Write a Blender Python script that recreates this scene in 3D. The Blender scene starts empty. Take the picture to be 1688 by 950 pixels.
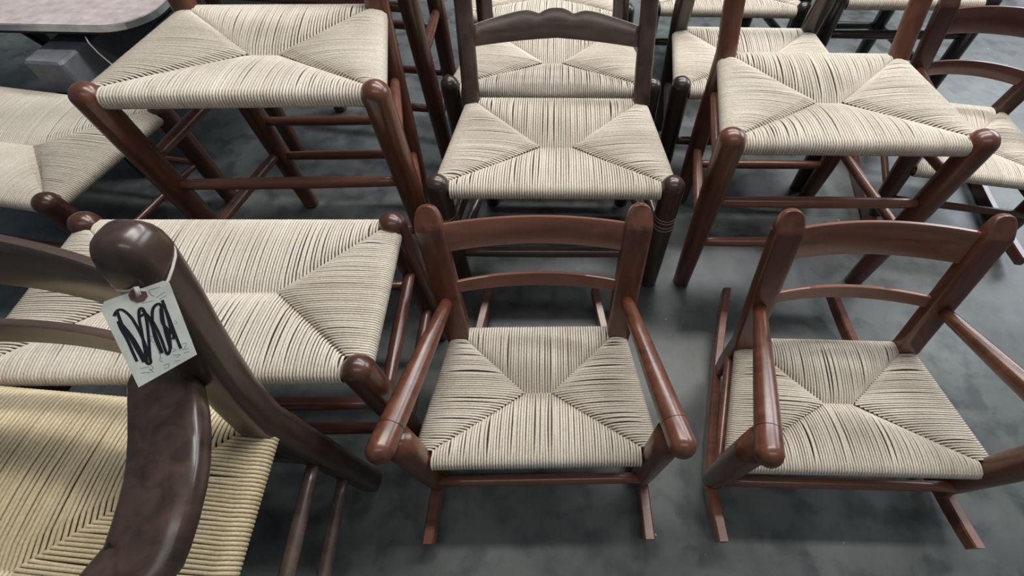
import bpy, math, random
from mathutils import Vector, Matrix
random.seed(7)
S=bpy.context.scene; COL=S.collection
# ------------------------------------------------------------ camera
F_PX,PITCH,ROLL,CAM_H,CX=768.347,0.981826,0.020848,1.18672,933.492
cam_d=bpy.data.cameras.new('camera'); cam=bpy.data.objects.new('camera',cam_d); COL.objects.link(cam); S.camera=cam
cam_d.sensor_width=36.0; cam_d.lens=F_PX/1688*36; cam_d.shift_x=(844-CX)/1688; cam_d.clip_start=.02
_F=Vector((0,math.cos(PITCH),-math.sin(PITCH)));_U=Vector((0,math.sin(PITCH),math.cos(PITCH)));_R=Vector((1,0,0))
_c,_s=math.cos(ROLL),math.sin(ROLL); R2=_R*_c+_U*_s; U2=_U*_c-_R*_s
M=Matrix((R2,U2,-_F)).transposed().to_4x4(); M.translation=Vector((0,0,CAM_H)); cam.matrix_world=M
# ------------------------------------------------------------ light
S.view_settings.view_transform='Standard'; S.view_settings.look='None'; S.view_settings.gamma=1
S.view_settings.use_curve_mapping=False; S.view_settings.exposure=0.1
W=bpy.data.worlds.new('world'); S.world=W; W.use_nodes=True
bg=W.node_tree.nodes['Background']; bg.inputs[0].default_value=(.72,.86,1,1); bg.inputs[1].default_value=.13
def area(name,loc,target,sx,sy,power,color):
    d=bpy.data.lights.new(name,'AREA'); d.shape='RECTANGLE'; d.size=sx; d.size_y=sy; d.energy=power; d.color=color
    o=bpy.data.objects.new(name,d); COL.objects.link(o); o.location=loc
    o.rotation_euler=(Vector(target)-Vector(loc)).to_track_quat('-Z','Y').to_euler(); return o
area('ceiling_strip_light',(.7,1.7,3.1),(.7,1.7,0),3.2,.22,74,(1,.97,.92))
area('ceiling_strip_light',(.9,3.4,3.1),(.7,2.6,0),3.6,.22,105,(.97,.98,1))
area('ceiling_strip_light',(.5,-.6,3.2),(.5,-.2,0),3.0,.22,14,(1,.97,.92))
area('window_light',(4.2,3.2,2.2),(.6,1.0,.3),2.4,1.6,85,(.86,.93,1))
# ------------------------------------------------------------ materials
def mat(name): 
    m=bpy.data.materials.new(name); m.use_nodes=True; return m,m.node_tree.nodes,m.node_tree.links,m.node_tree.nodes['Principled BSDF']
def ramp(N,c0,c1,p0=.3,p1=.7):
    r=N.new('ShaderNodeValToRGB'); e=r.color_ramp.elements; e[0].color=(*c0,1);e[1].color=(*c1,1);e[0].position=p0;e[1].position=p1; return r
def wood(name,dark,light,scale,rough=.3,coat=.35):
    m,N,L,b=mat(name)
    tc=N.new('ShaderNodeTexCoord'); mp=N.new('ShaderNodeMapping'); mp.inputs['Scale'].default_value=scale
    oi=N.new('ShaderNodeObjectInfo'); 
    mu=N.new('ShaderNodeVectorMath'); mu.operation='ADD'
    L.new(tc.outputs['Object'],mu.inputs[0]); L.new(oi.outputs['Location'],mu.inputs[1])
    L.new(mu.outputs[0],mp.inputs['Vector'])
    n=N.new('ShaderNodeTexNoise'); n.inputs['Scale'].default_value=1; n.inputs['Detail'].default_value=5; n.inputs['Distortion'].default_value=.6
    L.new(mp.outputs[0],n.inputs['Vector'])
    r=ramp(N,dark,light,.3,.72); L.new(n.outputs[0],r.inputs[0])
    n2=N.new('ShaderNodeTexNoise'); n2.inputs['Scale'].default_value=7; n2.inputs['Detail'].default_value=2; L.new(mu.outputs[0],n2.inputs['Vector'])
    mr=N.new('ShaderNodeMapRange'); mr.inputs[3].default_value=.88; mr.inputs[4].default_value=1.12; L.new(n2.outputs[0],mr.inputs[0])
    hs=N.new('ShaderNodeHueSaturation'); L.new(mr.outputs[0],hs.inputs['Value']); L.new(r.outputs[0],hs.inputs['Color'])
    L.new(hs.outputs[0],b.inputs['Base Color'])
    b.inputs['Roughness'].default_value=rough; b.inputs['Coat Weight'].default_value=coat; b.inputs['Coat Roughness'].default_value=.22
    bp=N.new('ShaderNodeBump'); bp.inputs['Strength'].default_value=.06; bp.inputs['Distance'].default_value=.002
    L.new(n.outputs[0],bp.inputs['Height']); L.new(bp.outputs[0],b.inputs['Normal'])
    return m
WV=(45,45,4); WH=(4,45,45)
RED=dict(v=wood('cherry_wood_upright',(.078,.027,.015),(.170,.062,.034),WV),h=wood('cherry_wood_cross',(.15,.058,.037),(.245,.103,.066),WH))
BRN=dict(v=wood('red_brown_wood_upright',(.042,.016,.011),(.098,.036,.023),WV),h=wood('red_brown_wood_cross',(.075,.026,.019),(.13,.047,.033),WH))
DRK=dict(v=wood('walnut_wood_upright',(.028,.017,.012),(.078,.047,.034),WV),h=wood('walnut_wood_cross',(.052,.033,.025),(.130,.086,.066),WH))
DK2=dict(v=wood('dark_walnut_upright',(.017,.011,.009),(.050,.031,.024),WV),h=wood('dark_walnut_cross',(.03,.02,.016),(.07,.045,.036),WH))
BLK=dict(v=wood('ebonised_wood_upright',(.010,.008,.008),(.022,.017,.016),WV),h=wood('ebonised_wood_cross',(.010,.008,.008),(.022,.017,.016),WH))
RAILM=wood('seat_rail_wood',(.06,.03,.02),(.12,.06,.04),WH)
def fibre(name,c0,c1,rough):
    m,N,L,b=mat(name)
    at=N.new('ShaderNodeAttribute'); at.attribute_name='tone'
    r=ramp(N,c0,c1,0,1)
    tc=N.new('ShaderNodeTexCoord'); n=N.new('ShaderNodeTexNoise'); n.inputs['Scale'].default_value=260; n.inputs['Detail'].default_value=3
    L.new(tc.outputs['Object'],n.inputs['Vector'])
    n3=N.new('ShaderNodeTexNoise'); n3.inputs['Scale'].default_value=9; n3.inputs['Detail'].default_value=2; L.new(tc.outputs['Object'],n3.inputs['Vector'])
    a=N.new('ShaderNodeMath');a.operation='MULTIPLY_ADD';a.inputs[1].default_value=1.0;L.new(n.outputs[0],a.inputs[0]);
    s=N.new('ShaderNodeMath');s.operation='SUBTRACT';s.inputs[1].default_value=.5;L.new(at.outputs['Fac'],s.inputs[0]);L.new(s.outputs[0],a.inputs[2])
    a2=N.new('ShaderNodeMath');a2.operation='MULTIPLY_ADD';a2.inputs[1].default_value=.7;L.new(n3.outputs[0],a2.inputs[0])
    s2=N.new('ShaderNodeMath');s2.operation='SUBTRACT';s2.inputs[1].default_value=.35;L.new(a.outputs[0],s2.inputs[0]);L.new(s2.outputs[0],a2.inputs[2])
    L.new(a2.outputs[0],r.inputs[0]); L.new(r.outputs[0],b.inputs['Base Color'])
    b.inputs['Roughness'].default_value=rough; b.inputs['Specular IOR Level'].default_value=.3
    bp=N.new('ShaderNodeBump'); bp.inputs['Strength'].default_value=.5; bp.inputs['Distance'].default_value=.001
    L.new(n.outputs[0],bp.inputs['Height']); L.new(bp.outputs[0],b.inputs['Normal'])
    return m
CORD=fibre('natural_fibre_rush',(.48,.41,.32),(.815,.75,.655),.6)
GOLD=fibre('golden_fibre_rush',(.45,.345,.19),(.80,.68,.47),.38)
def plain(name,c,rough=.6,metal=0):
    m,N,L,b=mat(name)
    n=N.new('ShaderNodeTexNoise'); n.inputs['Scale'].default_value=35; n.inputs['Detail'].default_value=4
    tc=N.new('ShaderNodeTexCoord'); L.new(tc.outputs['Object'],n.inputs['Vector'])
    r=ramp(N,tuple(x*.8 for x in c),tuple(min(1,x*1.15) for x in c)); L.new(n.outputs[0],r.inputs[0]); L.new(r.outputs[0],b.inputs['Base Color'])
    b.inputs['Roughness'].default_value=rough; b.inputs['Metallic'].default_value=metal; return m
GAP_SHADE=plain('cord_gap_shade',(.06,.042,.027),.9)  # filler below the seat cords; shade between cords painted in as dark brown
PALE=plain('pale_inlay',(.32,.24,.19),.5)
PAPER=plain('manila_tag_paper',(.62,.64,.58),.75)
INK=plain('black_marker',(.006,.006,.012),.5); PENCIL=plain('faint_pencil',(.16,.17,.19),.8)
STRING=plain('white_cotton_string',(.62,.58,.52),.8); RING=plain('brown_reinforcement_ring',(.14,.055,.04),.6)
LAM=plain('pink_worn_laminate',(.66,.56,.55),.4); STEEL=plain('table_steel_edge',(.62,.66,.68),.3,.7)
BLKM=plain('black_painted_frame',(.008,.009,.010),.6); TIMB=plain('grey_weathered_timber',(.19,.20,.225),.7)
TIMD=plain('dark_timber_end',(.030,.032,.034),.8); CARD=plain('tan_cardboard',(.42,.36,.28),.85)
# concrete
m,N,L,b=mat('grey_concrete'); CONC=m
tc=N.new('ShaderNodeTexCoord')
n=N.new('ShaderNodeTexNoise'); n.inputs['Scale'].default_value=2.2; n.inputs['Detail'].default_value=8; n.inputs['Roughness'].default_value=.62; L.new(tc.outputs['Object'],n.inputs['Vector'])
r=ramp(N,(.058,.065,.065),(.145,.157,.157),.34,.68); L.new(n.outputs[0],r.inputs[0])
n2=N.new('ShaderNodeTexNoise'); n2.inputs['Scale'].default_value=14; n2.inputs['Detail'].default_value=6; n2.inputs['Distortion'].default_value=.25; L.new(tc.outputs['Object'],n2.inputs['Vector'])
r2=ramp(N,(.5,.52,.56),(1.1,1.1,1.06),.36,.52); L.new(n2.outputs[0],r2.inputs[0])
mx=N.new('ShaderNodeMix'); mx.data_type='RGBA'; mx.blend_type='MULTIPLY'; mx.inputs[0].default_value=.8
L.new(r.outputs[0],mx.inputs[6]); L.new(r2.outputs[0],mx.inputs[7])
v=N.new('ShaderNodeTexVoronoi'); v.inputs['Scale'].default_value=9; v.inputs['Randomness'].default_value=1; L.new(tc.outputs['Object'],v.inputs['Vector'])
r3=ramp(N,(1,1,1),(0,0,0),.018,.035); L.new(v.outputs['Distance'],r3.inputs[0])
mx2=N.new('ShaderNodeMix'); mx2.data_type='RGBA'; L.new(r3.outputs[0],mx2.inputs[0]); L.new(mx.outputs[2],mx2.inputs[6]); mx2.inputs[7].default_value=(.42,.44,.45,1)
L.new(mx2.outputs[2],b.inputs['Base Color'])
mr=N.new('ShaderNodeMapRange'); mr.inputs[3].default_value=.28; mr.inputs[4].default_value=.55; L.new(n2.outputs[0],mr.inputs[0]); L.new(mr.outputs[0],b.inputs['Roughness'])
bp=N.new('ShaderNodeBump'); bp.inputs['Strength'].default_value=.08; bp.inputs['Distance'].default_value=.004; L.new(n2.outputs[0],bp.inputs['Height']); L.new(bp.outputs[0],b.inputs['Normal'])
# ------------------------------------------------------------ mesh helpers
def link(name,verts,faces,mats,parent=None,smooth=True,midx=None,tone=None):
    me=bpy.data.meshes.new(name); me.from_pydata([tuple(p) for p in verts],[],faces)
    for mm in (mats if isinstance(mats,(list,tuple)) else [mats]): me.materials.append(mm)
    if smooth: me.polygons.foreach_set('use_smooth',[True]*len(me.polygons))
    if midx: me.polygons.foreach_set('material_index',midx)
    if tone:
        a=me.attributes.new('tone','FLOAT','POINT'); a.data.foreach_set('value',tone)
    me.update()
    o=bpy.data.objects.new(name,me); COL.objects.link(o)
    if parent: o.parent=parent
    return o
def tag(o,label,cat,group=None,kind=None):
    if label: o['label']=label
    if cat: o['category']=cat
    if group: o['group']=group
    if kind: o['kind']=kind
    return o
def empty(name,loc,rz): 
    o=bpy.data.objects.new(name,None); COL.objects.link(o); o.location=loc; o.rotation_euler=(0,0,rz); o.empty_display_size=.1; return o
def sweep(rings,n=14,right=None,power=2.0,caps=True):
    """rings: (point, rx, ry); tangent by finite difference; section superellipse"""
    V=[];Fc=[]
    P=[Vector(r[0]) for r in rings]
    for i,(p,rx,ry) in enumerate(rings):
        a=P[max(0,i-1)]; b_=P[min(len(P)-1,i+1)]; T=(b_-a)
        if T.length<1e-9: T=Vector((0,0,1))
        T.normalize()
        X=Vector(right) if right is not None else (Vector((1,0,0)) if abs(T.x)<.8 else Vector((0,1,0)))
        X=(X-T*X.dot(T)).normalized(); Y=T.cross(X)
        for k in range(n):
            t=2*math.pi*k/n; c,s=math.cos(t),math.sin(t)
            cx=math.copysign(abs(c)**(2/power),c); sy=math.copysign(abs(s)**(2/power),s)
            V.append(P[i]+X*(rx*cx)+Y*(ry*sy))
    for i in range(len(P)-1):
        for k in range(n):
            k2=(k+1)%n; Fc.append((i*n+k,i*n+k2,(i+1)*n+k2,(i+1)*n+k))
    if caps:
        Fc.append(tuple(range(n-1,-1,-1))); Fc.append(tuple(range((len(P)-1)*n,len(P)*n)))
    return V,Fc
def merge(*parts):
    V=[];Fc=[]
    for v,f in parts:
        o=len(V); V+=v; Fc+=[tuple(i+o for i in q) for q in f]
    return V,Fc
def lerp(a,b,t): return a+(b-a)*t
def dowel(a,b,r0,r1,n=12,dome0=False,dome1=False,bulge=0):
    a=Vector(a);b=Vector(b);D=(b-a);L=D.length;D.normalize(); R=[]
    m=8
    if dome0:
        for k in range(6):
            t=k/6*math.pi/2; R.append((a+D*(r0*(1-math.cos(math.pi/2-t)) if False else r0*(1-math.cos(t))*1.0),max(.0006,r0*math.sin(t)),max(.0006,r0*math.sin(t))))
        s0=r0
    else: s0=0
    s1=L-(r1 if dome1 else 0)
    for k in range(m+1):
        t=k/m; r=lerp(r0,r1,t)+bulge*math.sin(math.pi*t); R.append((a+D*lerp(s0,s1,t),r,r))
    if dome1:
        for k in range(1,7):
            t=k/6*math.pi/2; R.append((a+D*(s1+r1*math.sin(t)),max(.0006,r1*math.cos(t)),max(.0006,r1*math.cos(t))))
    return sweep(R,n)
def box(c,sx,sy,sz,bev=.004):
    x,y,z=c; V=[];
    out=[(-1,-1),(1,-1),(1,1),(-1,1)]
    lev=[(-sz/2,bev),(-sz/2+bev,0),(sz/2-bev,0),(sz/2,bev)]
    for zz,ins in lev:
        for (a,b_) in out:
            for (da,db) in (((0,1),(1,0)) if a*b_>0 else ((1,0),(0,1))):
                V.append(Vector((x+a*(sx/2-ins-da*bev),y+b_*(sy/2-ins-db*bev),z+zz)))
    n=8;Fc=[]
    for i in range(3):
        for k in range(n): Fc.append((i*n+k,i*n+(k+1)%n,(i+1)*n+(k+1)%n,(i+1)*n+k))
    Fc.append(tuple(range(n-1,-1,-1)));Fc.append(tuple(range(3*n,4*n)))
    return V,Fc
# ------------------------------------------------------------ woven seat
def seat(c,parent,cord,pitch=.0062,rail=.0175,rpf=.026,rpb=.022,dip=.023,sk=.57):
    a=c['wf']/2;b=c['wb']/2;d=c['d'];hs=c['hs'];zc=hs-rail
    ym=d*.5; s=max(.03,b-sk*d)
    V=[];Fc=[];MI=[];TN=[]
    NS=6
    def cords(items,depthmax,pt=pitch):
        """items: list of (rail point (x,y), outward unit dir, end point, plunge)"""
        prev=None
        fat=.97 if pt!=pitch else .91
        for (rx,ry),(ox,oy),(ex,ey) in items:
            r=pt*.5*fat*random.uniform(.95,1.03)
            P=[]
            for k in range(6):
                t=-math.pi/2+math.pi*k/5
                P.append(Vector((rx+ox*rail*math.cos(t),ry+oy*rail*math.cos(t),zc+rail*math.sin(t))))
            ln=math.hypot(ex-rx,ey-ry); dd=dip*min(1,ln/depthmax)
            jx=random.uniform(-1,1)*pitch*.10+(random.choice((-1,1))*pitch*.28 if random.random()<.13 else 0); px,py=-oy,ox
            m=7
            for k in range(1,m+1):
                u=k/m
                z=zc+rail+.006*math.sin(math.pi*u)*min(1,ln/.08)-dd*u**1.6
                if k==m: z-=pitch*.75
                w=jx*math.sin(math.pi*u)
                P.append(Vector((lerp(rx,ex,u)+px*w,lerp(ry,ey,u)+py*w,z)))
            base=len(V); tone=min(1,max(0,random.gauss(.5,.07)))
            n0=len(P)
            side=Vector((px,py,0))
            for i in range(n0):
                T=(P[min(n0-1,i+1)]-P[max(0,i-1)])
                if T.length<1e-7: T=Vector((-ox,-oy,0))
                T.normalize(); Nn=side.cross(T)
                for k in range(NS):
                    t=2*math.pi*k/NS; V.append(P[i]+side*(r*math.cos(t))+Nn*(r*.85*math.sin(t))); TN.append(tone)
            for i in range(n0-1):
                for k in range(NS):
                    k2=(k+1)%NS; Fc.append((base+i*NS+k,base+i*NS+k2,base+(i+1)*NS+k2,base+(i+1)*NS+k)); MI.append(0)
            # filler strip under the cords, its dark colour standing in for gap shade
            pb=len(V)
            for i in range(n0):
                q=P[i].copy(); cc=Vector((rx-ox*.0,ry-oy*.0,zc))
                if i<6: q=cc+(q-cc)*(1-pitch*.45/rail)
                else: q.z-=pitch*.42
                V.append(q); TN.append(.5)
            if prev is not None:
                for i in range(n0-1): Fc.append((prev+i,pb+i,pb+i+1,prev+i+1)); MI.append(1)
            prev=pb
    def rng(lo,hi,pt=pitch):
        n=max(2,round((hi-lo)/pt)); return [lo+(hi-lo)*(i+.5)/n for i in range(n)]
    it=[]
    for x in rng(-a+rpf,a-rpf):
        ye=ym if abs(x)<s else ym*(a-abs(x))/(a-s)
        it.append(((x,0),(0,-1),(x,max(ye,.012))))
    cords(it,ym)
    it=[]
    for x in rng(-b+rpb*.9,b-rpb*.9):
        ye=ym if abs(x)<s else d-(d-ym)*(b-abs(x))/(b-s)
        it.append(((x,d),(0,1),(x,min(ye,d-.012))))
    cords(it,ym)
    for sg in (-1,1):
        it=[]
        Lr=math.hypot(a-b,d); ox,oy=d/Lr,(a-b)/Lr
        for y in rng(rpf*.65,d-rpb*.35,pitch*.84):
            xr=a+(b-a)*y/d
            xe=a-(a-s)*y/ym if y<ym else s+(b-s)*(y-ym)/(d-ym)
            it.append(((sg*xr,y),(sg*ox,oy),(sg*xe,y)))
        cords(it,a,pitch*.84)
    # underside
    base=len(V)
    for q in ((-a,0),(a,0),(b,d),(-b,d)): V.append(Vector((q[0],q[1],hs-2*rail+.002))); TN.append(.4)
    Fc.append((base+3,base+2,base+1,base)); MI.append(0)
    zr=hs-rail
    for p,q in (((-a,0),(a,0)),((-b,d),(b,d)),((-a,0),(-b,d)),((a,0),(b,d))):
        link('seat_rail',*dowel(P3(p[0],p[1],zr),P3(q[0],q[1],zr),rail*.62,rail*.62,8),RAILM,parent)
    return link('woven_seat',V,Fc,[cord,GAP_SHADE],parent,True,MI,TN)
# ------------------------------------------------------------ chair pieces
def P3(*a): return Vector(a)
def front_leg(c,sg,wd,parent,r=.0285,rf=.024,dome=True,top=None,z0=0,rings=False):
    f=P3(sg*c['wf']/2*c['ff'],0,z0); t=P3(sg*c['wf']/2,0,c['hs']+c['hp'])
    if top is not None: t=Vector(top)
    D=(t-f); L=D.length; D.normalize(); R=[]
    for u,k in ((0,.93),(.006,1),(.1,1.03),(.3,1.1),(.55,1.16),(.8,1.19),(1,1.19)):
        rr=rf*k if u<1 else r
        rr=lerp(rf,r,u)*(.94 if u==0 else 1)+(.0015*math.sin(math.pi*u))
        R.append((f+D*((L-r*.95)*u),rr,rr))
    if dome:
        for k in range(1,8):
            q=k/7*math.pi/2; R.append((f+D*(L-r*.95+r*.95*math.sin(q)),max(.0006,r*math.cos(q)),max(.0006,r*math.cos(q))))
    o=link('leg',*sweep(R,18),wd['v'],parent)
    if rings:
        for zz in (.268,.280,.296,.306):
            u=zz/L; rr=lerp(rf,r,u)+.0015*math.sin(math.pi*u); p=f+D*zz
            n=24;V=[];Fc=[]
            for i in range(n):
                t1=2*math.pi*i/n
                for k in range(6):
                    t2=2*math.pi*k/6; q=rr+.0008+.0012*math.cos(t2); V.append(p+P3(q*math.cos(t1),q*math.sin(t1),.0012*math.sin(t2)))
            for i in range(n):
                for k in range(6): Fc.append((i*6+k,((i+1)%n)*6+k,((i+1)%n)*6+(k+1)%6,i*6+(k+1)%6))
            link('inlay_ring',V,Fc,PALE,o)
    return o
def post_pt(c,sg,f):
    """centre of the back post; f=0 seat, f=1 fitted top point, beyond 1 carries on with a gentler lean"""
    g=min(f,1); e=max(0,f-1); dz=c['zt']-c['hs']
    return P3(sg*(lerp(c['wb'],c['wt'],g)/2+e*(c['wt']-c['wb'])/2*.5),c['d']+c['lean']*g+c['lean']*e*.45,c['hs']+dz*f)
def back_post(c,sg,wd,parent,ftop=1.0,rleg=.0265,rx=.024,ry=.018,z0=0,style='round',pw=2.4,rxt=None,name='back_post'):
    f0=P3(sg*c['wb']/2*c['bf'],c['d']+c['df'],z0)
    R=[]; s0=post_pt(c,sg,0)
    for u in (0,.01,.25,.5,.75):
        rr=rleg*(.86+.14*min(1,u*3)) ; R.append((f0.lerp(s0,u),rr*(1.1 if style=='flat' else 1),rr*(.85 if style=='flat' else 1)))
    R.append((s0+P3(0,0,-.045*0),lerp(rleg,rx,.5),lerp(rleg,ry,.5)))
    n=12; dz=c['zt']-c['hs']; rxt=rxt or rx
    lt=(.04 if style=='flat' else rxt)/dz
    for k in range(1,n+1):
        f=lerp(0,ftop-lt,k/n); w=min(1,f/.35) if ftop<=1.3 else min(1,f/.5)
        R.append((post_pt(c,sg,f),lerp(rx,rxt,k/n),ry))
    for k in range(1,9):
        q=k/8*math.pi/2; f=ftop-lt+lt*math.sin(q)
        if style=='flat':
            g=math.sin(q); back=ry*.62*g
            if k==1: R.append((post_pt(c,sg,ftop-lt+.0006/dz),rxt,ry))
            R.append((post_pt(c,sg,f)+P3(0,back,0),max(.002,rxt*math.cos(q*.96)**.75),max(.003,ry*(1-.62*g))))
        else: R.append((post_pt(c,sg,f),max(.0012,rxt*math.cos(q)**.75),max(.0012,ry*math.cos(q)**.6)))
    o=link(name,*sweep(R,36 if style=='flat' else 20,right=(1,0,0),power=pw),wd['v'],parent)
    return o
def slat(c,f0,f1,wd,parent,bow=.03,top=lambda t:0,bot=lambda t:0,th=.009,inset=.012,yo=0):
    """board between the back posts, bowed backwards; f0/f1 lower/upper fraction at the ends; top/bot: extra height in m"""
    n=96;V=[];Fc=[]
    A0,A1=post_pt(c,-1,f0),post_pt(c,-1,f1); B0,B1=post_pt(c,1,f0),post_pt(c,1,f1)
    up=(A1-A0).normalized(); up.x=0; up.normalize()
    nrm=P3(1,0,0).cross(up)   # points backward? fixed below
    if nrm.y<0: nrm=-nrm
    W=(B0-A0).length; e=inset/W
    for i in range(n+1):
        t=-1+2*i/n; u=(t*(1-2*e)+1)/2
        lo=A0.lerp(B0,u)+up*bot(t); hi=A1.lerp(B1,u)+up*top(t)
        off=nrm*(bow*(1-t*t)+yo)
        for (q,k) in ((lo,-1),(lo.lerp(hi,.04),-1),(lo.lerp(hi,.96),-1),(hi,-1),(hi,1),(lo.lerp(hi,.96),1),(lo.lerp(hi,.04),1),(lo,1)):
            kk=k*(.7 if q in (lo,hi) else 1)
            V.append(q+off+nrm*(kk*th/2))
    for i in range(n):
        for k in range(8): Fc.append((i*8+k,(i+1)*8+k,(i+1)*8+(k+1)%8,i*8+(k+1)%8))
    Fc.append(tuple(range(8)));Fc.append(tuple(range(n*8+7,n*8-1,-1)))
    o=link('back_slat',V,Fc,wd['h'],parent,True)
    bv=o.modifiers.new('edge','EDGE_SPLIT'); bv.split_angle=math.radians(40)
    return o
def fpt(c,sg,z): 
    t=z/c['hs']; return P3(sg*c['wf']/2*lerp(c['ff'],1,t),0,z)
def bpt(c,sg,z):
    t=z/c['hs']; return P3(sg*c['wb']/2*lerp(c['bf'],1,t),c['d']+c['df']*(1-t),z)
def stretchers(c,wd,parent,front=(),side=(),back=(),r=.0135):
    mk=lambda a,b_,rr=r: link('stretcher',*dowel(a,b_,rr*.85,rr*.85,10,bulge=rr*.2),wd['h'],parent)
    for z in front: mk(fpt(c,-1,z),fpt(c,1,z))
    for z in side:
        for sg in (-1,1): mk(fpt(c,sg,z),bpt(c,sg,z))
    for z in back: mk(bpt(c,-1,z),bpt(c,1,z))
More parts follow.
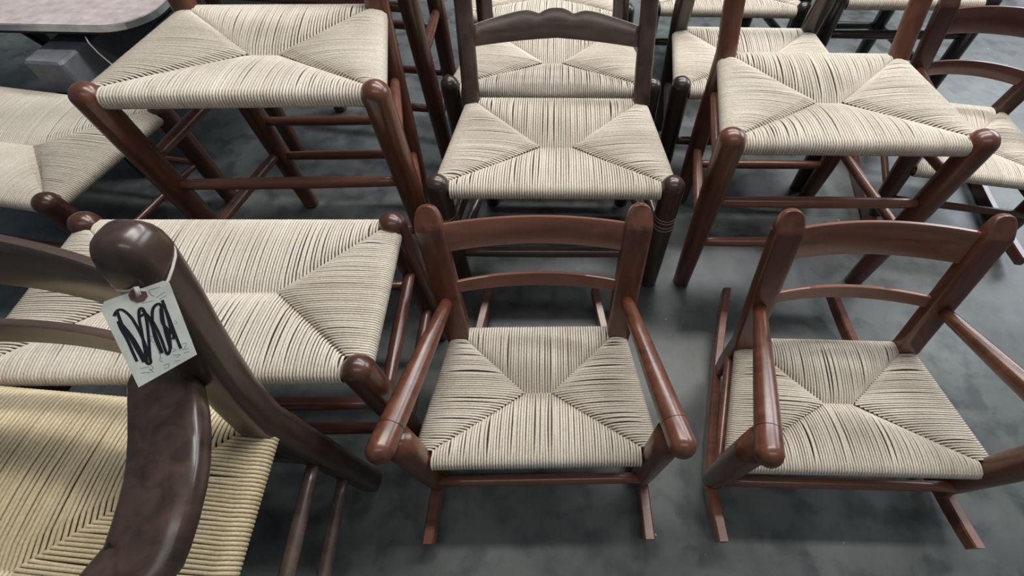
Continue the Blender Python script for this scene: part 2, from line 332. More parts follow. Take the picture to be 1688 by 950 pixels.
FIT={
 'A':{'x': -0.0305, 'y': 0.8164, 'th': 0.0224, 'wf': 0.5591, 'wb': 0.4714, 'd': 0.3377, 'hs': 0.3999, 'hp': 0.0273, 'ff': 1.0095, 'bf': 0.9409, 'df': 0.0001, 'm1': 0.146, 'm2': 0.2, 'zt': 0.6018, 'wt': 0.4775, 'lean': 0.1189, 'fr': 0.5, 'wa': 0.58, 'ext': 0.04, 'ha': 0.2, 'wr': 0.42, 'tl': 0.2, 'zr': 0.05},
 'C':{'x': 0.6234, 'y': 0.835, 'th': 0.0189, 'wf': 0.548, 'wb': 0.4442, 'd': 0.3345, 'hs': 0.5349, 'hp': 0.0248, 'ff': 0.9772, 'bf': 0.9862, 'df': 0.0207, 'm1': 0.3395, 'm2': 0.1928, 'zt': 0.6424, 'wt': 0.4503, 'lean': 0.0441, 'fr': 0.5, 'wa': 0.58, 'ext': 0.04, 'ha': 0.2, 'wr': 0.42, 'tl': 0.2, 'zr': 0.05},
 'G':{'x': -0.676, 'y': 0.8302, 'th': 0.0527, 'wf': 0.5669, 'wb': 0.4522, 'd': 0.3378, 'hs': 0.6276, 'hp': 0.0158, 'ff': 0.979, 'bf': 0.8535, 'df': -0.0373, 'm1': 0.3794, 'm2': 0.2067, 'zt': 0.85, 'wt': 0.46, 'lean': 0.1, 'fr': 0.5, 'wa': 0.58, 'ext': 0.04, 'ha': 0.2, 'wr': 0.42, 'tl': 0.2, 'zr': 0.05},
 'E':{'x': -0.604, 'y': 0.2782, 'th': 0.028, 'wf': 0.5775, 'wb': 0.5672, 'd': 0.294, 'hs': 0.5255, 'hp': 0.0208, 'ff': 1.0033, 'bf': 1.0, 'df': 0.0, 'm1': 0.3749, 'm2': 0.2, 'zt': 0.85, 'wt': 0.46, 'lean': 0.1, 'fr': 0.5, 'wa': 0.58, 'ext': 0.04, 'ha': 0.2, 'wr': 0.42, 'tl': 0.2, 'zr': 0.05},
 'B':{'x': -0.0511, 'y': 0.2308, 'th': 0.0372, 'wf': 0.463, 'wb': 0.3668, 'd': 0.2803, 'hs': 0.2419, 'hp': 0.02, 'ff': 1.0, 'bf': 1.0, 'df': 0.0, 'm1': 0.2, 'm2': 0.2, 'zt': 0.5176, 'wt': 0.4184, 'lean': 0.1149, 'fr': 0.3141, 'wa': 0.5005, 'ext': 0.0472, 'ha': 0.17, 'wr': 0.3081, 'tl': 0.2339, 'zr': 0.0536},
 'D':{'x': 0.6085, 'y': 0.235, 'th': -0.0049, 'wf': 0.524, 'wb': 0.3789, 'd': 0.2732, 'hs': 0.2127, 'hp': 0.02, 'ff': 1.0, 'bf': 1.0, 'df': 0.0, 'm1': 0.2, 'm2': 0.2, 'zt': 0.5526, 'wt': 0.3915, 'lean': 0.0831, 'fr': 0.3662, 'wa': 0.5594, 'ext': 0.0564, 'ha': 0.2074, 'wr': 0.3039, 'tl': 0.2368, 'zr': 0.0765},
 'A2':{'x': -0.0557, 'y': 1.2365, 'th': 0.0193, 'wf': 0.5843, 'wb': 0.4434, 'd': 0.3354, 'hs': 0.3827, 'hp': 0.0311, 'ff': 1.0, 'bf': 1.0, 'df': 0.0, 'm1': 0.2, 'm2': 0.2, 'zt': 0.4931, 'wt': 0.43, 'lean': -0.0134, 'fr': 0.5, 'wa': 0.58, 'ext': 0.04, 'ha': 0.2, 'wr': 0.42, 'tl': 0.2, 'zr': 0.05},
 'A3':{'x': -0.0937, 'y': 1.7332, 'th': 0.0135, 'wf': 0.575, 'wb': 0.42, 'd': 0.355, 'hs': 0.3452, 'hp': 0.0409, 'ff': 1.0, 'bf': 1.0, 'df': 0.0, 'm1': 0.2, 'm2': 0.2, 'zt': 0.85, 'wt': 0.46, 'lean': 0.1, 'fr': 0.5, 'wa': 0.58, 'ext': 0.04, 'ha': 0.2, 'wr': 0.42, 'tl': 0.2, 'zr': 0.05},
 'K':{'x': 0.5724, 'y': 1.2461, 'th': 0.0097, 'wf': 0.5033, 'wb': 0.4326, 'd': 0.3323, 'hs': 0.3893, 'hp': 0.031, 'ff': 1.0, 'bf': 1.0, 'df': 0.0, 'm1': 0.2, 'm2': 0.2, 'zt': 0.5101, 'wt': 0.4342, 'lean': -0.0185, 'fr': 0.5, 'wa': 0.58, 'ext': 0.04, 'ha': 0.2, 'wr': 0.42, 'tl': 0.2, 'zr': 0.05},
 'M':{'x': 0.5911, 'y': 1.8402, 'th': 0.0084, 'wf': 0.5813, 'wb': 0.42, 'd': 0.355, 'hs': 0.335, 'hp': 0.022, 'ff': 1.0, 'bf': 1.0, 'df': 0.0, 'm1': 0.2, 'm2': 0.2, 'zt': 0.85, 'wt': 0.46, 'lean': 0.1, 'fr': 0.5, 'wa': 0.58, 'ext': 0.04, 'ha': 0.2, 'wr': 0.42, 'tl': 0.2, 'zr': 0.05},
 'N':{'x': 1.1109, 'y': 1.6558, 'th': 0.0258, 'wf': 0.5366, 'wb': 0.3641, 'd': 0.3638, 'hs': 0.4589, 'hp': 0.02, 'ff': 0.9966, 'bf': 0.9706, 'df': 0.0313, 'm1': 0.342, 'm2': 0.1778, 'zt': 0.85, 'wt': 0.46, 'lean': 0.1, 'fr': 0.5, 'wa': 0.58, 'ext': 0.04, 'ha': 0.2, 'wr': 0.42, 'tl': 0.2, 'zr': 0.05},
 'D2':{'x': 1.2211, 'y': 1.0565, 'th': -0.1505, 'wf': 0.416, 'wb': 0.3069, 'd': 0.3421, 'hs': 0.2502, 'hp': 0.02, 'ff': 0.9841, 'bf': 1.0, 'df': 0.0, 'm1': 0.1287, 'm2': 0.2, 'zt': 0.5704, 'wt': 0.4084, 'lean': 0.0127, 'fr': 0.9909, 'wa': 0.58, 'ext': 0.04, 'ha': 0.2, 'wr': 0.42, 'tl': 0.2, 'zr': 0.05},
 'G2':{'x': -0.7228, 'y': 1.3426, 'th': -0.1105, 'wf': 0.5807, 'wb': 0.5105, 'd': 0.2914, 'hs': 0.7202, 'hp': 0.02, 'ff': 1.0034, 'bf': 0.9545, 'df': -0.0123, 'm1': 0.5811, 'm2': 0.4998, 'zt': 0.85, 'wt': 0.46, 'lean': 0.1, 'fr': 0.5, 'wa': 0.58, 'ext': 0.04, 'ha': 0.2, 'wr': 0.42, 'tl': 0.2, 'zr': 0.05},
 'F':{'x': -1.426, 'y': 0.8123, 'th': -0.2481, 'wf': 0.3785, 'wb': 0.3715, 'd': 0.3717, 'hs': 0.3644, 'hp': 0.0207, 'ff': 1.0, 'bf': 1.0034, 'df': 0.0039, 'm1': 0.2, 'm2': 0.2, 'zt': 0.85, 'wt': 0.46, 'lean': 0.1, 'fr': 0.5, 'wa': 0.58, 'ext': 0.04, 'ha': 0.2, 'wr': 0.42, 'tl': 0.2, 'zr': 0.05},
 'T':{'x': -0.7323, 'y': -0.1485, 'th': -0.0838, 'wf': 0.56, 'wb': 0.4197, 'd': 0.4, 'hs': 0.4404, 'hp': 0.02, 'ff': 1.0, 'bf': 0.9871, 'df': 0.0112, 'm1': 0.2, 'm2': 0.2, 'zt': 0.8183, 'wt': 0.501, 'lean': 0.0612, 'fr': 0.5, 'wa': 0.58, 'ext': 0.04, 'ha': 0.2, 'wr': 0.42, 'tl': 0.2, 'zr': 0.05},
}
def root(name,c,label,cat,group=None):
    return tag(empty(name,(c['x'],c['y'],0),c['th']),label,cat,group)
def ladder_chair(key,name,label,wd,cord=CORD,front=(.2,),side=(.2,),back=(.2,),ftop=2.6,rings=False,slats=((1.55,2.0),(2.15,2.5)),r=.0285,rx=.024,ry=.018,rst=.0142,group=None,pitch=.0062):
    c=FIT[key]; o=root(name,c,label,'chair',group)
    seat(c,o,cord,pitch)
    for sg in (-1,1):
        front_leg(c,sg,wd,o,r=r,rings=rings)
        back_post(c,sg,wd,o,ftop=ftop,rx=rx,ry=ry)
    stretchers(c,wd,o,front,side,back,rst)
    for a,b_ in slats: slat(c,a,b_,wd,o,bow=.028,top=lambda t:.02*(1-t*t))
    return c,o
# ------------------------------------------------------------ floor
V=[];Fc=[];n=24
for j in range(n+1):
    for i in range(n+1): V.append((-5+10*i/n,-3+10*j/n,0))
for j in range(n):
    for i in range(n): Fc.append((j*(n+1)+i,j*(n+1)+i+1,(j+1)*(n+1)+i+1,(j+1)*(n+1)+i))
fl=link('floor',V,Fc,CONC,None,False); tag(fl,'worn grey blue concrete workshop floor','floor',kind='structure')
# ------------------------------------------------------------ middle row
CK=((0,.026),(.07,.0252),(.14,.0205),(.20,.0135),(.27,.0190),(.34,.0222),(.42,.0213),(.5,.019),(.69,.012),(.85,.006),(1,0))
def crest(t):
    u=abs(t)
    for (a,x),(b_,y) in zip(CK,CK[1:]):
        if u<=b_: return lerp(x,y,(u-a)/(b_-a))
    return 0
c,o=ladder_chair('A','ladderback_chair','dark walnut chair whose back has a scalloped crest slat, at top centre',DRK,
    front=(.25,.146),side=(.23,.13),back=(.2,),rings=True,slats=((1.5,1.95),),r=.028,rx=.0235,ry=.018)
slat(c,.55,.76,DRK,o,bow=.026,top=lambda t:crest(t)+.019*(1-t*t),bot=lambda t:.012*(1-abs(t))+.012*(1-t*t),th=.011)
c,o=ladder_chair('C','ladderback_chair','red cherry chair with pale rush seat, behind the rightmost small rocking chair',RED,
    front=(.345,.19),side=(.43,.235),back=(.28,.16),r=.031,rx=.0255,ry=.019,ftop=3.6,slats=((1.9,2.4),(2.9,3.4)))
FIT['G']['zt']=.74; FIT['G']['lean']=.03; FIT['G']['wt']=.462
c,o=ladder_chair('G','ladderback_chair','tall red cherry chair with pale rush seat, beside the pink topped table',RED,
    front=(.379,.2),side=(.45,.215),back=(.32,.2),r=.030,rx=.029,ry=.022,ftop=3.2,slats=((1.4,1.8),(2.4,2.9)))
# bench E
KE=1.075
def rescale(c,k):
    for q in ('x','y','wf','wb','d','wt','lean','wa','ext','ha','wr','tl'): c[q]*=k
    for q in ('hs','zt'): c[q]=CAM_H-(CAM_H-c[q])*k
rescale(FIT['E'],KE)
c=FIT['E']; o=root('woven_bench',c,'wide backless woven bench with domed leg tops, behind the armchair with a paper tag','bench')
seat(c,o,CORD,.0056,rail=.017,rpb=.026,dip=.012)
for sg in (-1,1):
    front_leg(c,sg,BRN,o,r=.0275)
    k=dict(c); k['wf']=c['wb']; k['ff']=c['bf']
    lg=front_leg(k,sg,BRN,o,r=.0275); lg.location=(0,c['d'],0)
stretchers(c,BRN,o,(.314,.16),(.33,.17),(.25,),.0135)
# footstool F
FIT['F'].update(x=-1.520,y=.808,th=-.15,wf=.56,wb=.62)
c=FIT['F']; o=root('footstool',c,'low woven footstool at the left edge, just in front of the pink topped table','stool')
seat(c,o,CORD,.0058,rpb=.026,dip=.016,sk=.66)
for sg in (-1,1):
    front_leg(c,sg,BRN,o,r=.029)
    k=dict(c); k['wf']=c['wb']; k['ff']=c['bf']; lg=front_leg(k,sg,BRN,o,r=.029); lg.location=(0,c['d'],0)
stretchers(c,BRN,o,(.16,),(.18,),(.16,),.010)
# ------------------------------------------------------------ rockers
def rocker(key,label,wd,rows,z0=.05,arm=True,r_arm=(.0125,.0235),cord=CORD,pitch=.0058,post=(.028,.0165),side_z=(.15,),front_z=(.105,),name='rocking_chair',bows=.03,rpf=.024):
    c=FIT[key]; o=root(name,c,label,'rocking chair')
    seat(c,o,cord,pitch,rail=.016,rpf=rpf,rpb=.026)
    dz=c['zt']-c['hs']
    AF={}
    for sg in (-1,1):
        ab=post_pt(c,sg,c['fr']); af=P3(sg*c['wa']/2,-c['ext'],c['hs']+c['ha'])
        AF[sg]=(ab,af)
        if arm:
            q=ab.lerp(af,.86); top=q+P3(0,0,-.004)
        else: top=None
        zf=z0
        front_leg(c,sg,wd,o,r=.029,rf=.024,dome=not arm,top=top,z0=zf)
        back_post(c,sg,wd,o,ftop=1.02,rleg=.0235,rx=post[0],ry=post[1],z0=zf,style='flat',pw=5.5)
        if arm:
            a2=ab+P3(0,.004,0)
            am=link('armrest',*dowel(a2,af,r_arm[0],r_arm[1],16,dome1=True,bulge=.0015),wd['v'],o)
            p=a2.lerp(af,.83); D=(af-a2).normalized(); rr=lerp(r_arm[0],r_arm[1],.85)+.0010
            link('groove_ring',*sweep([(p-D*.0007,rr,rr),(p+D*.0007,rr,rr)],16),INK,am)
        # rocker board
        xa,xb=sg*c['wf']/2*1.0,sg*c['wr']/2; ya,yb=-.13,c['d']+c['tl']
        ymid=(ya+yb)/2; n=26;V=[];Fc=[]
        for i in range(n+1):
            y=lerp(ya,yb,i/n); x=lerp(sg*c['wf']/2*1.02,sg*c['wr']/2,(y-0)/(yb-0)) if y>0 else sg*c['wf']/2*1.02
            s_=((y-ymid)/((yb-ya)/2))**2; zb=.0005+(c['zr']-.022)*s_; h=.043-.008*s_; w=.0115
            for dx,dzz in ((-w,.004),(-w+.003,0),(w-.003,0),(w,.004),(w,h-.004),(w-.003,h),(-w+.003,h),(-w,h-.004)): V.append(P3(x+dx,y,zb+dzz))
        for i in range(n):
            for k in range(8): Fc.append((i*8+k,i*8+(k+1)%8,(i+1)*8+(k+1)%8,(i+1)*8+k))
        Fc.append(tuple(range(7,-1,-1)));Fc.append(tuple(range(n*8,n*8+8)))
        rk=link('rocker',V,Fc,wd['h'],o); rk.modifiers.new('edge','EDGE_SPLIT').split_angle=math.radians(35)
    stretchers(c,wd,o,(),(),(.13,),.0125)
    fz=front_z[0]
    link('stretcher',*dowel(fpt(c,-1,fz)+P3(.01,-.014,0),fpt(c,1,fz)+P3(-.01,-.014,0),.0115,.0115,12),wd['h'],o)
    for sg in (-1,1): link('stretcher',*dowel(fpt(c,sg,side_z[0])+P3(sg*.014,0,0),bpt(c,sg,side_z[0])+P3(sg*.016,0,0),.0095,.0105,12,bulge=.001),wd['h'],o)
    for f0,f1,tr,br,b in rows:
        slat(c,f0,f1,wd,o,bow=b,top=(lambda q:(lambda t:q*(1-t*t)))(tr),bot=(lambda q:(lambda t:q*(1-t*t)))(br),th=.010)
    return c,o
MIX=dict(v=RED['v'],h=RED['h'])
rocker('B','small red rocking chair facing straight ahead, in front of the chair with scalloped crest',MIX,((.70,.905,.004,.004,.030),(.365,.455,.006,.0,.030)))
rocker('D','small red rocking chair with dowel arms, rightmost in the front row',MIX,((.71,.92,.004,.0,.028),(.36,.44,.006,.002,.028)))
# ------------------------------------------------------------ rear chairs
FIT['A2']['lean']=.0; 
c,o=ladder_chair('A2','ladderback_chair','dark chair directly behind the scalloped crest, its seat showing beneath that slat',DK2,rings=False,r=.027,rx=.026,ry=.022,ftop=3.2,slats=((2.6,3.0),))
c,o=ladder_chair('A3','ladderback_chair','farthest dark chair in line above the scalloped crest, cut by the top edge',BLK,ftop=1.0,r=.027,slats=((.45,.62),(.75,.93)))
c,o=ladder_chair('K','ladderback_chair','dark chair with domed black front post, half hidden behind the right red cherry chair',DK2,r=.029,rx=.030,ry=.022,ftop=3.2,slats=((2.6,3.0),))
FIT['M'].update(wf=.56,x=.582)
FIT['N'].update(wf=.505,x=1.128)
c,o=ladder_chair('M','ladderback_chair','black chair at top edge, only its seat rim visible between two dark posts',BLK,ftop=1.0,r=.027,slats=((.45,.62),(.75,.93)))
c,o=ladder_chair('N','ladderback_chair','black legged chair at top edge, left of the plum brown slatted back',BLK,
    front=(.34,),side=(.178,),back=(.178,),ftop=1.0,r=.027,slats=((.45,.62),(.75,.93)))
FIT['G2']['zt']=1.1
c,o=ladder_chair('G2','bar_stool','tall red brown stool, only long legs visible between two chairs near the top',BRN,
    front=(.56,.25),side=(.42,.2),back=(.36,.2),ftop=.9,r=.027,slats=((.45,.62),(.75,.93)))
FIT['D2'].update(fr=.33,wa=.455,ha=.15,ext=.02)
rocker('D2','plum brown rocking chair with two wide slats, cut by the upper right edge',dict(v=BRN['v'],h=BRN['h']),
    ((.655,.87,.010,.004,.03),(.25,.385,.008,.006,.03)),z0=.05,front_z=(.129,),post=(.027,.017),rpf=.016)
# ------------------------------------------------------------ tagged armchair T
KTT=.93
FIT['T'].update(x=-.8060,wb=.58,wf=.70,wt=.665,d=.46,y=-.2090,th=-.065)
rescale(FIT['T'],KTT)
c=FIT['T']; T=root('armchair',c,'dark walnut armchair with golden rush seat and a paper tag on its post','armchair')
seat(c,T,GOLD,.0066,rail=.020,rpf=.03,rpb=.026,dip=.014)
for sg in (-1,1):
    # back post with a swollen head
    s0=post_pt(c,sg,0); f0=P3(sg*c['wb']/2*c['bf'],c['d']+c['df'],0); R=[]
    for u in (0,.01,.3,.6,.9): R.append((f0.lerp(s0,u),.024+.004*u,.024+.004*u))
    for f,rx,ry,dy in ((0,.027,.027,0),(.15,.028,.026,-.004),(.3,.028,.025,-.007),(.5,.0275,.025,-.006),(.65,.0265,.025,-.003),(.78,.0265,.026,0),(.88,.0268,.027,0),(.96,.0265,.027,0)):
        R.append((post_pt(c,sg,f)+P3(0,dy,0),rx,ry))
    for k in range(1,8):
        q=k/7*math.pi/2; R.append((post_pt(c,sg,.96+.09*math.sin(q)),max(.001,.0262*math.cos(q)**.55),max(.001,.0265*math.cos(q)**.6)))
    link('back_post',*sweep(R,32,right=(1,0,0),power=3.2),DRK['v'],T)
    # armrest: path in local coordinates, top about z .67
    R=[]
    pts=[(0.2218, 0.4503, 0.652), (0.2435, 0.4259, 0.657), (0.2657, 0.3964, 0.66), (0.2857, 0.3691, 0.662), (0.3002, 0.3437, 0.662), (0.3098, 0.3197, 0.66), (0.3148, 0.3018, 0.658), (0.3193, 0.2745, 0.654), (0.3208, 0.2453, 0.648), (0.303, 0.2, 0.645), (0.302, 0.12, 0.643), (0.298, 0.04, 0.64), (0.294, -0.02, 0.637), (0.291, -0.05, 0.633)]
    for i,(x,y,z) in enumerate(pts):
        w=.033+.005*math.sin(math.pi*min(1,i/12)) ; R.append((P3(sg*x,y,z),w if 0<i<len(pts)-1 else w*.75,.017 if 0<i<len(pts)-1 else .012))
    # densify
    RR=[]
    for i in range(len(R)-1):
        for k in range(4):
            t=k/4; RR.append((R[i][0].lerp(R[i+1][0],t),lerp(R[i][1],R[i+1][1],t),lerp(R[i][2],R[i+1][2],t)))
    RR.append(R[-1])
    link('armrest',*sweep(RR,32,right=(1,0,0),power=4),DRK['v'],T)
    front_leg(c,sg,DRK,T,r=.027,dome=False,top=(sg*pts[-2][0],pts[-2][1],pts[-2][2]-.01))
stretchers(c,DRK,T,(.30,.16),(.30,.16),(.22,),.0125)
slat(c,.64,.84,DRK,T,bow=.045,top=lambda t:.012*(1-t*t),bot=lambda t:.0,th=.013)
slat(c,.27,.37,DRK,T,bow=.045,top=lambda t:.010*(1-t*t),bot=lambda t:.006*(1-t*t),th=.013)
# ------------------------------------------------------------ paper tag
KT=.945*.935; camp=Vector((0,0,CAM_H))
O=camp+(Vector((-.4549,.261,.765))-camp)*KT
rh=Vector((.8334,.4929,-.25)).normalized(); vh=Vector((.1632,-.6517,-.7407)).normalized(); nn=rh.cross(-vh).normalized()
TG=tag(empty('paper_tag',O,0),'pale paper tag with black marker scribble, tied to the dark armchair post','tag')
def tp(s,t,k=0): return (rh*s+vh*t)*KT+nn*k
OUT=[(-0.0321, 0.0071), (-0.0273, -0.0007), (0.024, -0.0099), (0.0284, -0.0066), (0.029, 0.0785), (-0.0283, 0.0974)]
def holed():
    ring=[]
    m=24; V=[];Fc=[]
    # outer outline resampled by angle around the eyelet, quads to the hole
    import bisect
    for i in range(m*2):
        t=2*math.pi*i/(m*2); dx,dy=math.cos(t),math.sin(t); best=None
        for j in range(6):
            (x1,y1),(x2,y2)=OUT[j],OUT[(j+1)%6]; ex,ey=x2-x1,y2-y1; den=dx*ey-dy*ex
            if abs(den)<1e-12: continue
            k=(x1*ey-y1*ex)/den; u=(x1*dy-y1*dx)/den
            if k>0 and -1e-6<=u<=1+1e-6: best=k if best is None else min(best,k)
        ring.append((dx*best,dy*best,t))
    for p in OUT: ring.append((p[0],p[1],math.atan2(p[1],p[0])%(2*math.pi)))
    ring.sort(key=lambda q:q[2]); n=len(ring)
    for k,h in ((0,.0003),(1,-.0003)):
        for x,y,t in ring: V.append(tp(x,y,h))
        for x,y,t in ring: V.append(tp(.0028*math.cos(t),.0028*math.sin(t),h))
    for i in range(n):
        j=(i+1)%n
        Fc+=[(i,j,n+j,n+i),(2*n+j,2*n+i,3*n+i,3*n+j),(i,2*n+i,2*n+j,j),(n+j,3*n+j,3*n+i,n+i)]
    return V,Fc
paper=link('tag_paper',*holed(),PAPER,TG,False)
# reinforcement ring (octagonal look) 
V=[];Fc=[];n=8
for h in (.0009,.0002):
    for rr in (.0078,.0030):
        for i in range(n):
            t=2*math.pi*(i+.5)/n; V.append(tp(rr*math.cos(t),rr*math.sin(t),h))
for i in range(n):
    j=(i+1)%n; Fc+=[(i,j,n+j,n+i),(2*n+j,2*n+i,3*n+i,3*n+j),(i,2*n+i,2*n+j,j),(n+j,3*n+j,3*n+i,n+i)]
link('eyelet_ring',V,Fc,RING,TG,False)
def catmull(P,m=6):
    Q=[];P=[P[0]]+list(P)+[P[-1]]
    for i in range(1,len(P)-2):
        p0,p1,p2,p3=[Vector((a[0],a[1],0)) if len(a)==2 else Vector(a) for a in P[i-1:i+3]]
        for k in range(m):
            t=k/m; Q.append(.5*((2*p1)+(-p0+p2)*t+(2*p0-5*p1+4*p2-p3)*t*t+(-p0+3*p1-3*p2+p3)*t**3))
    a=P[-1]; Q.append(Vector((a[0],a[1],0)) if len(a)==2 else Vector(a)); return Q
def stroke(P,w,h):
    Q=catmull(P); V=[];Fc=[]
    for i,q in enumerate(Q):
        T=(Q[min(i+1,len(Q)-1)]-Q[max(0,i-1)]); T.normalize(); n_=Vector((-T.y,T.x,0))
        for s_,hh in ((1,0),(1,1),(-1,1),(-1,0)):
            p=q+n_*(w/2*s_); V.append(tp(p.x,p.y,.0003+h*hh))
    for i in range(len(Q)-1):
        for k in range(4): Fc.append((i*4+k,i*4+(k+1)%4,(i+1)*4+(k+1)%4,(i+1)*4+k))
    Fc.append((0,1,2,3)); e=(len(Q)-1)*4; Fc.append((e+3,e+2,e+1,e)); return V,Fc
SC=[[(-0.0244, 0.0162), (-0.0206, 0.0114), (-0.0163, 0.0117), (-0.0124, 0.0198), (-0.0106, 0.0308), (-0.0097, 0.0452), (-0.01, 0.0594), (-0.0106, 0.0728), (-0.0137, 0.0744), (-0.0148, 0.0649), (-0.0165, 0.0465), (-0.0197, 0.0314), (-0.0227, 0.0227), (-0.0231, 0.0303), (-0.0218, 0.043), (-0.0215, 0.059), (-0.0212, 0.069)], [(-0.0208, 0.0121), (-0.021, 0.0275), (-0.019, 0.0421), (-0.0177, 0.055), (-0.0162, 0.0717)], [(-0.014, 0.0734), (-0.0113, 0.0572), (-0.0084, 0.0385), (-0.0064, 0.0251), (-0.0036, 0.0155), (-0.0007, 0.0146), (-0.0002, 0.0217), (-0.0027, 0.0368), (-0.0072, 0.0567), (-0.0109, 0.0718)], [(-0.0048, 0.0221), (0.001, 0.022), (0.0015, 0.0381), (0.0013, 0.0524), (0.0011, 0.0669)], [(0.0005, 0.0667), (0.0001, 0.052), (0.0015, 0.0381), (0.0061, 0.0201), (0.0112, 0.0137), (0.0147, 0.0155), (0.0122, 0.0307), (0.0099, 0.048), (0.0087, 0.064), (0.0046, 0.069), (0.0047, 0.0499), (0.0034, 0.0316), (-0.0012, 0.0162)], [(0.0175, 0.0102), (0.0173, 0.018), (0.0175, 0.0288), (0.0174, 0.0431), (0.0174, 0.0577), (0.0175, 0.067)], [(0.0137, 0.0188), (0.0107, 0.0338), (0.0128, 0.0453), (0.0093, 0.0642)], [(0.0176, 0.0146), (0.0166, 0.0321), (0.0152, 0.0461), (0.0161, 0.05), (0.0141, 0.0548)]]
PN=[[(0.0197, -0.0041), (0.0149, -0.0036), (0.0102, -0.0028), (0.0101, 0.002), (0.0126, 0.0044)], [(0.0133, 0.0064), (0.0226, 0.0019)], [(0.0153, 0.0087), (0.022, 0.0062)], [(0.0009, 0.009), (0.01, 0.0089)], [(-0.021, 0.0772), (-0.0135, 0.0782)], [(-0.0219, 0.0824), (-0.014, 0.0844)], [(-0.0118, 0.0769), (-0.0107, 0.0801), (-0.0126, 0.0821), (-0.014, 0.0801), (-0.0118, 0.0852)], [(-0.0017, 0.065), (-0.0011, 0.0698), (-0.0032, 0.0727), (-0.0003, 0.0719)], [(-0.0015, 0.0807), (0.0027, 0.0803), (0.0014, 0.0846), (-0.0018, 0.0839)], [(-0.0037, 0.0743), (-0.0009, 0.0763)], [(0.01, 0.0644), (0.0132, 0.0674), (0.0095, 0.0683)], [(0.009, 0.0724), (0.0149, 0.0735), (0.0108, 0.0758)], [(0.0083, 0.0796), (0.0131, 0.08)], [(0.0187, 0.0628), (0.0236, 0.0626), (0.0206, 0.0681)], [(0.0176, 0.0689), (0.0238, 0.0692)], [(0.0186, 0.0729), (0.0235, 0.0728)], [(-0.0197, 0.0401), (-0.016, 0.0405)], [(-0.0205, 0.0469), (-0.0159, 0.0467)], [(-0.0212, 0.0538), (-0.0172, 0.0533)], [(-0.0049, 0.0467), (-0.0015, 0.0461), (-0.0041, 0.0506), (-0.0022, 0.053)], [(0.0112, 0.0412), (0.0093, 0.0433), (0.0115, 0.0449)], [(0.0217, 0.0354), (0.0222, 0.0383), (0.0201, 0.0385)]]
link('marker_scribble',*merge(*[stroke(s_,.0026,.0002+.00004*i) for i,s_ in enumerate(SC)]),INK,paper,False)
for s_ in PN: link('pencil_stroke',*stroke(s_,.00045,.00012),PENCIL,paper,False)
# string: from the eyelet up, then round the post head
hc=Vector((-.7323,-.1485,0)); 
def Tw(p): 
    cc,ss=math.cos(c['th']),math.sin(c['th']); return Vector((c['x']+cc*p.x-ss*p.y,c['y']+ss*p.x+cc*p.y,p.z))
pc=Tw(post_pt(c,1,.90)); loop=[]
knot=O+(camp-O).normalized()*.004-vh*.008
for i in range(29):
    t=-math.pi/2+2*math.pi*i/28
    rx,ry=.0292,.0292; cc_,ss_=math.cos(t),math.sin(t)
    q=pc+Vector((rx*math.copysign(abs(cc_)**.625,cc_),ry*math.copysign(abs(ss_)**.625,ss_)-.001,.016*math.sin(t)+.006))
    w=max(0,math.cos(t+math.pi/2))**3
    loop.append((q.lerp(knot,w),.0014,.0014))
P_=[p for p,_,_ in loop]
v1=sweep([(p-O,.0014,.0014) for p in P_],8,caps=False)
v2=sweep([(p-O,.0013,.0013) for p in (knot,knot-vh*-.004+nn*.001,O+nn*.0016,O-nn*.004)],8)
v3=sweep([(p-O,.0013,.0013) for p in (knot+rh*.0015,O+rh*.0015+nn*.0020-vh*.001,O+rh*.001-nn*.004)],8)
link('string',*merge(v1,v2,v3),STRING,TG)
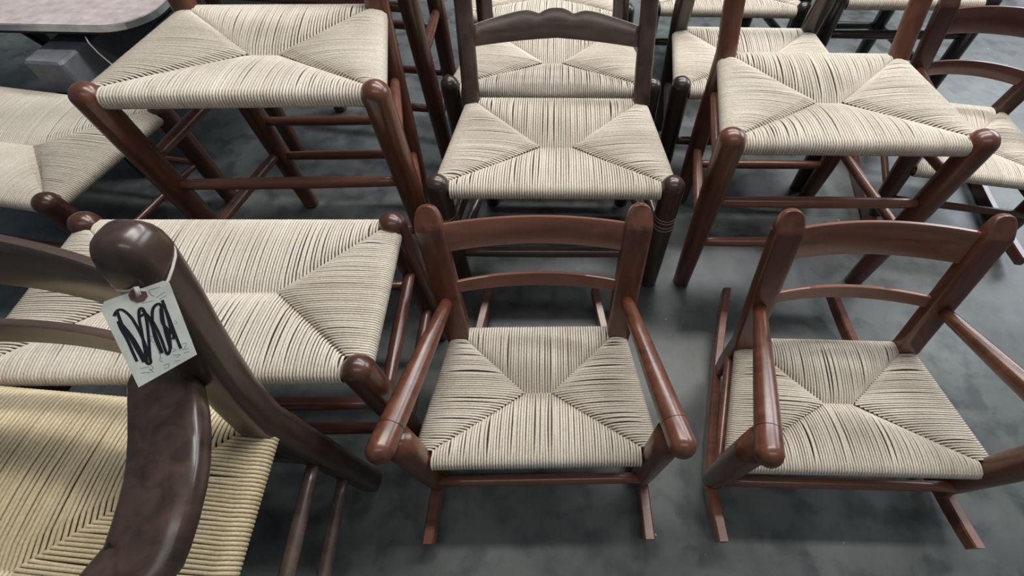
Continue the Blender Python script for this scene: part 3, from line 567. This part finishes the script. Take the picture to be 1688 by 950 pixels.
# ------------------------------------------------------------ table, upper left
TB=tag(empty('work_table',(-1.62,1.32,0),0),'low work table with worn pink top and rounded metal edge, top left corner','table')
def slab(x0,x1,y0,y1,z0,z1,rc,n=8,corner='fr'):
    P=[]
    P+= [(x0,y0)]
    for k in range(n+1):
        t=-math.pi/2+math.pi/2*k/n; P.append((x1-rc+rc*math.cos(t),y0+rc+rc*math.sin(t)))
    for k in range(n+1):
        t=math.pi/2*k/n; P.append((x1-rc+rc*math.cos(t),y1-rc+rc*math.sin(t)))
    P+=[(x0,y1)]
    m=len(P); V=[Vector((x,y,z0)) for x,y in P]+[Vector((x,y,z1)) for x,y in P]
    Fc=[tuple(range(m-1,-1,-1)),tuple(range(m,2*m))]+[(i,(i+1)%m,m+(i+1)%m,m+i) for i in range(m)]
    return V,Fc
bx,by=-1.62,1.32
def rel(vf): return [v-Vector((bx,by,0)) for v in vf[0]],vf[1]
link('tabletop',*rel(slab(-2.3,-1.206,1.305,2.0,.484,.500,.12)),LAM,TB,False)
link('underboard',*rel(slab(-2.3,-1.212,1.311,1.99,.470,.483,.12)),TIMD,TB,False)
link('metal_edge',*rel(slab(-2.3,-1.202,1.301,2.004,.482,.4985,.123)),STEEL,TB,False)
link('apron',*rel(merge(box((-1.20,1.68,.36),.05,.62,.215),box((-1.76,1.96,.415),1.0,.03,.11))),BLKM,TB,False)
bm=link('foot_beam',*box((0,0,0),.115,.62,.10,.006),[TIMB],TB,False); bm.location=(-1.468-bx,1.535-by,.385); bm.rotation_euler=(0,0,-.06)
link('leg',*rel(merge(box((-1.50,1.27,.168),.09,.06,.334),)),TIMD,TB,False)
link('leg',*rel(box((-1.27,1.93,.235),.06,.06,.47)),BLKM,TB,False)
link('leg',*rel(box((-2.2,1.93,.235),.06,.06,.47)),BLKM,TB,False)
link('leg',*rel(box((-2.2,1.36,.235),.06,.06,.47)),BLKM,TB,False)
link('brace',*rel(dowel((-2.02,1.62,.44),(-1.52,1.43,.18),.009,.009,8)),BLKM,TB)
tp_=[(-1.375,1.300,.470),(-1.372,1.292,.455),(-1.365,1.288,.43),(-1.35,1.284,.40),(-1.34,1.285,.375),(-1.325,1.28,.36),(-1.318,1.285,.365)]
link('frayed_string',*rel(sweep([(Vector(p),.0018+.0008*(i%2),.0018) for i,p in enumerate(tp_)],6)),STRING,TB)
# cardboard lying beyond
cb=tag(empty('cardboard_sheet',(-1.9,2.7,0),.15),'flat tan cardboard sheet on the floor behind the tall red cherry chair','cardboard')
link('sheet',*box((0,0,.006),.95,1.1,.010,.003),CARD,cb,False)
link('fold_line',*box((0,0,.0115),.93,.004,.001,.0002),CARD,cb,False)
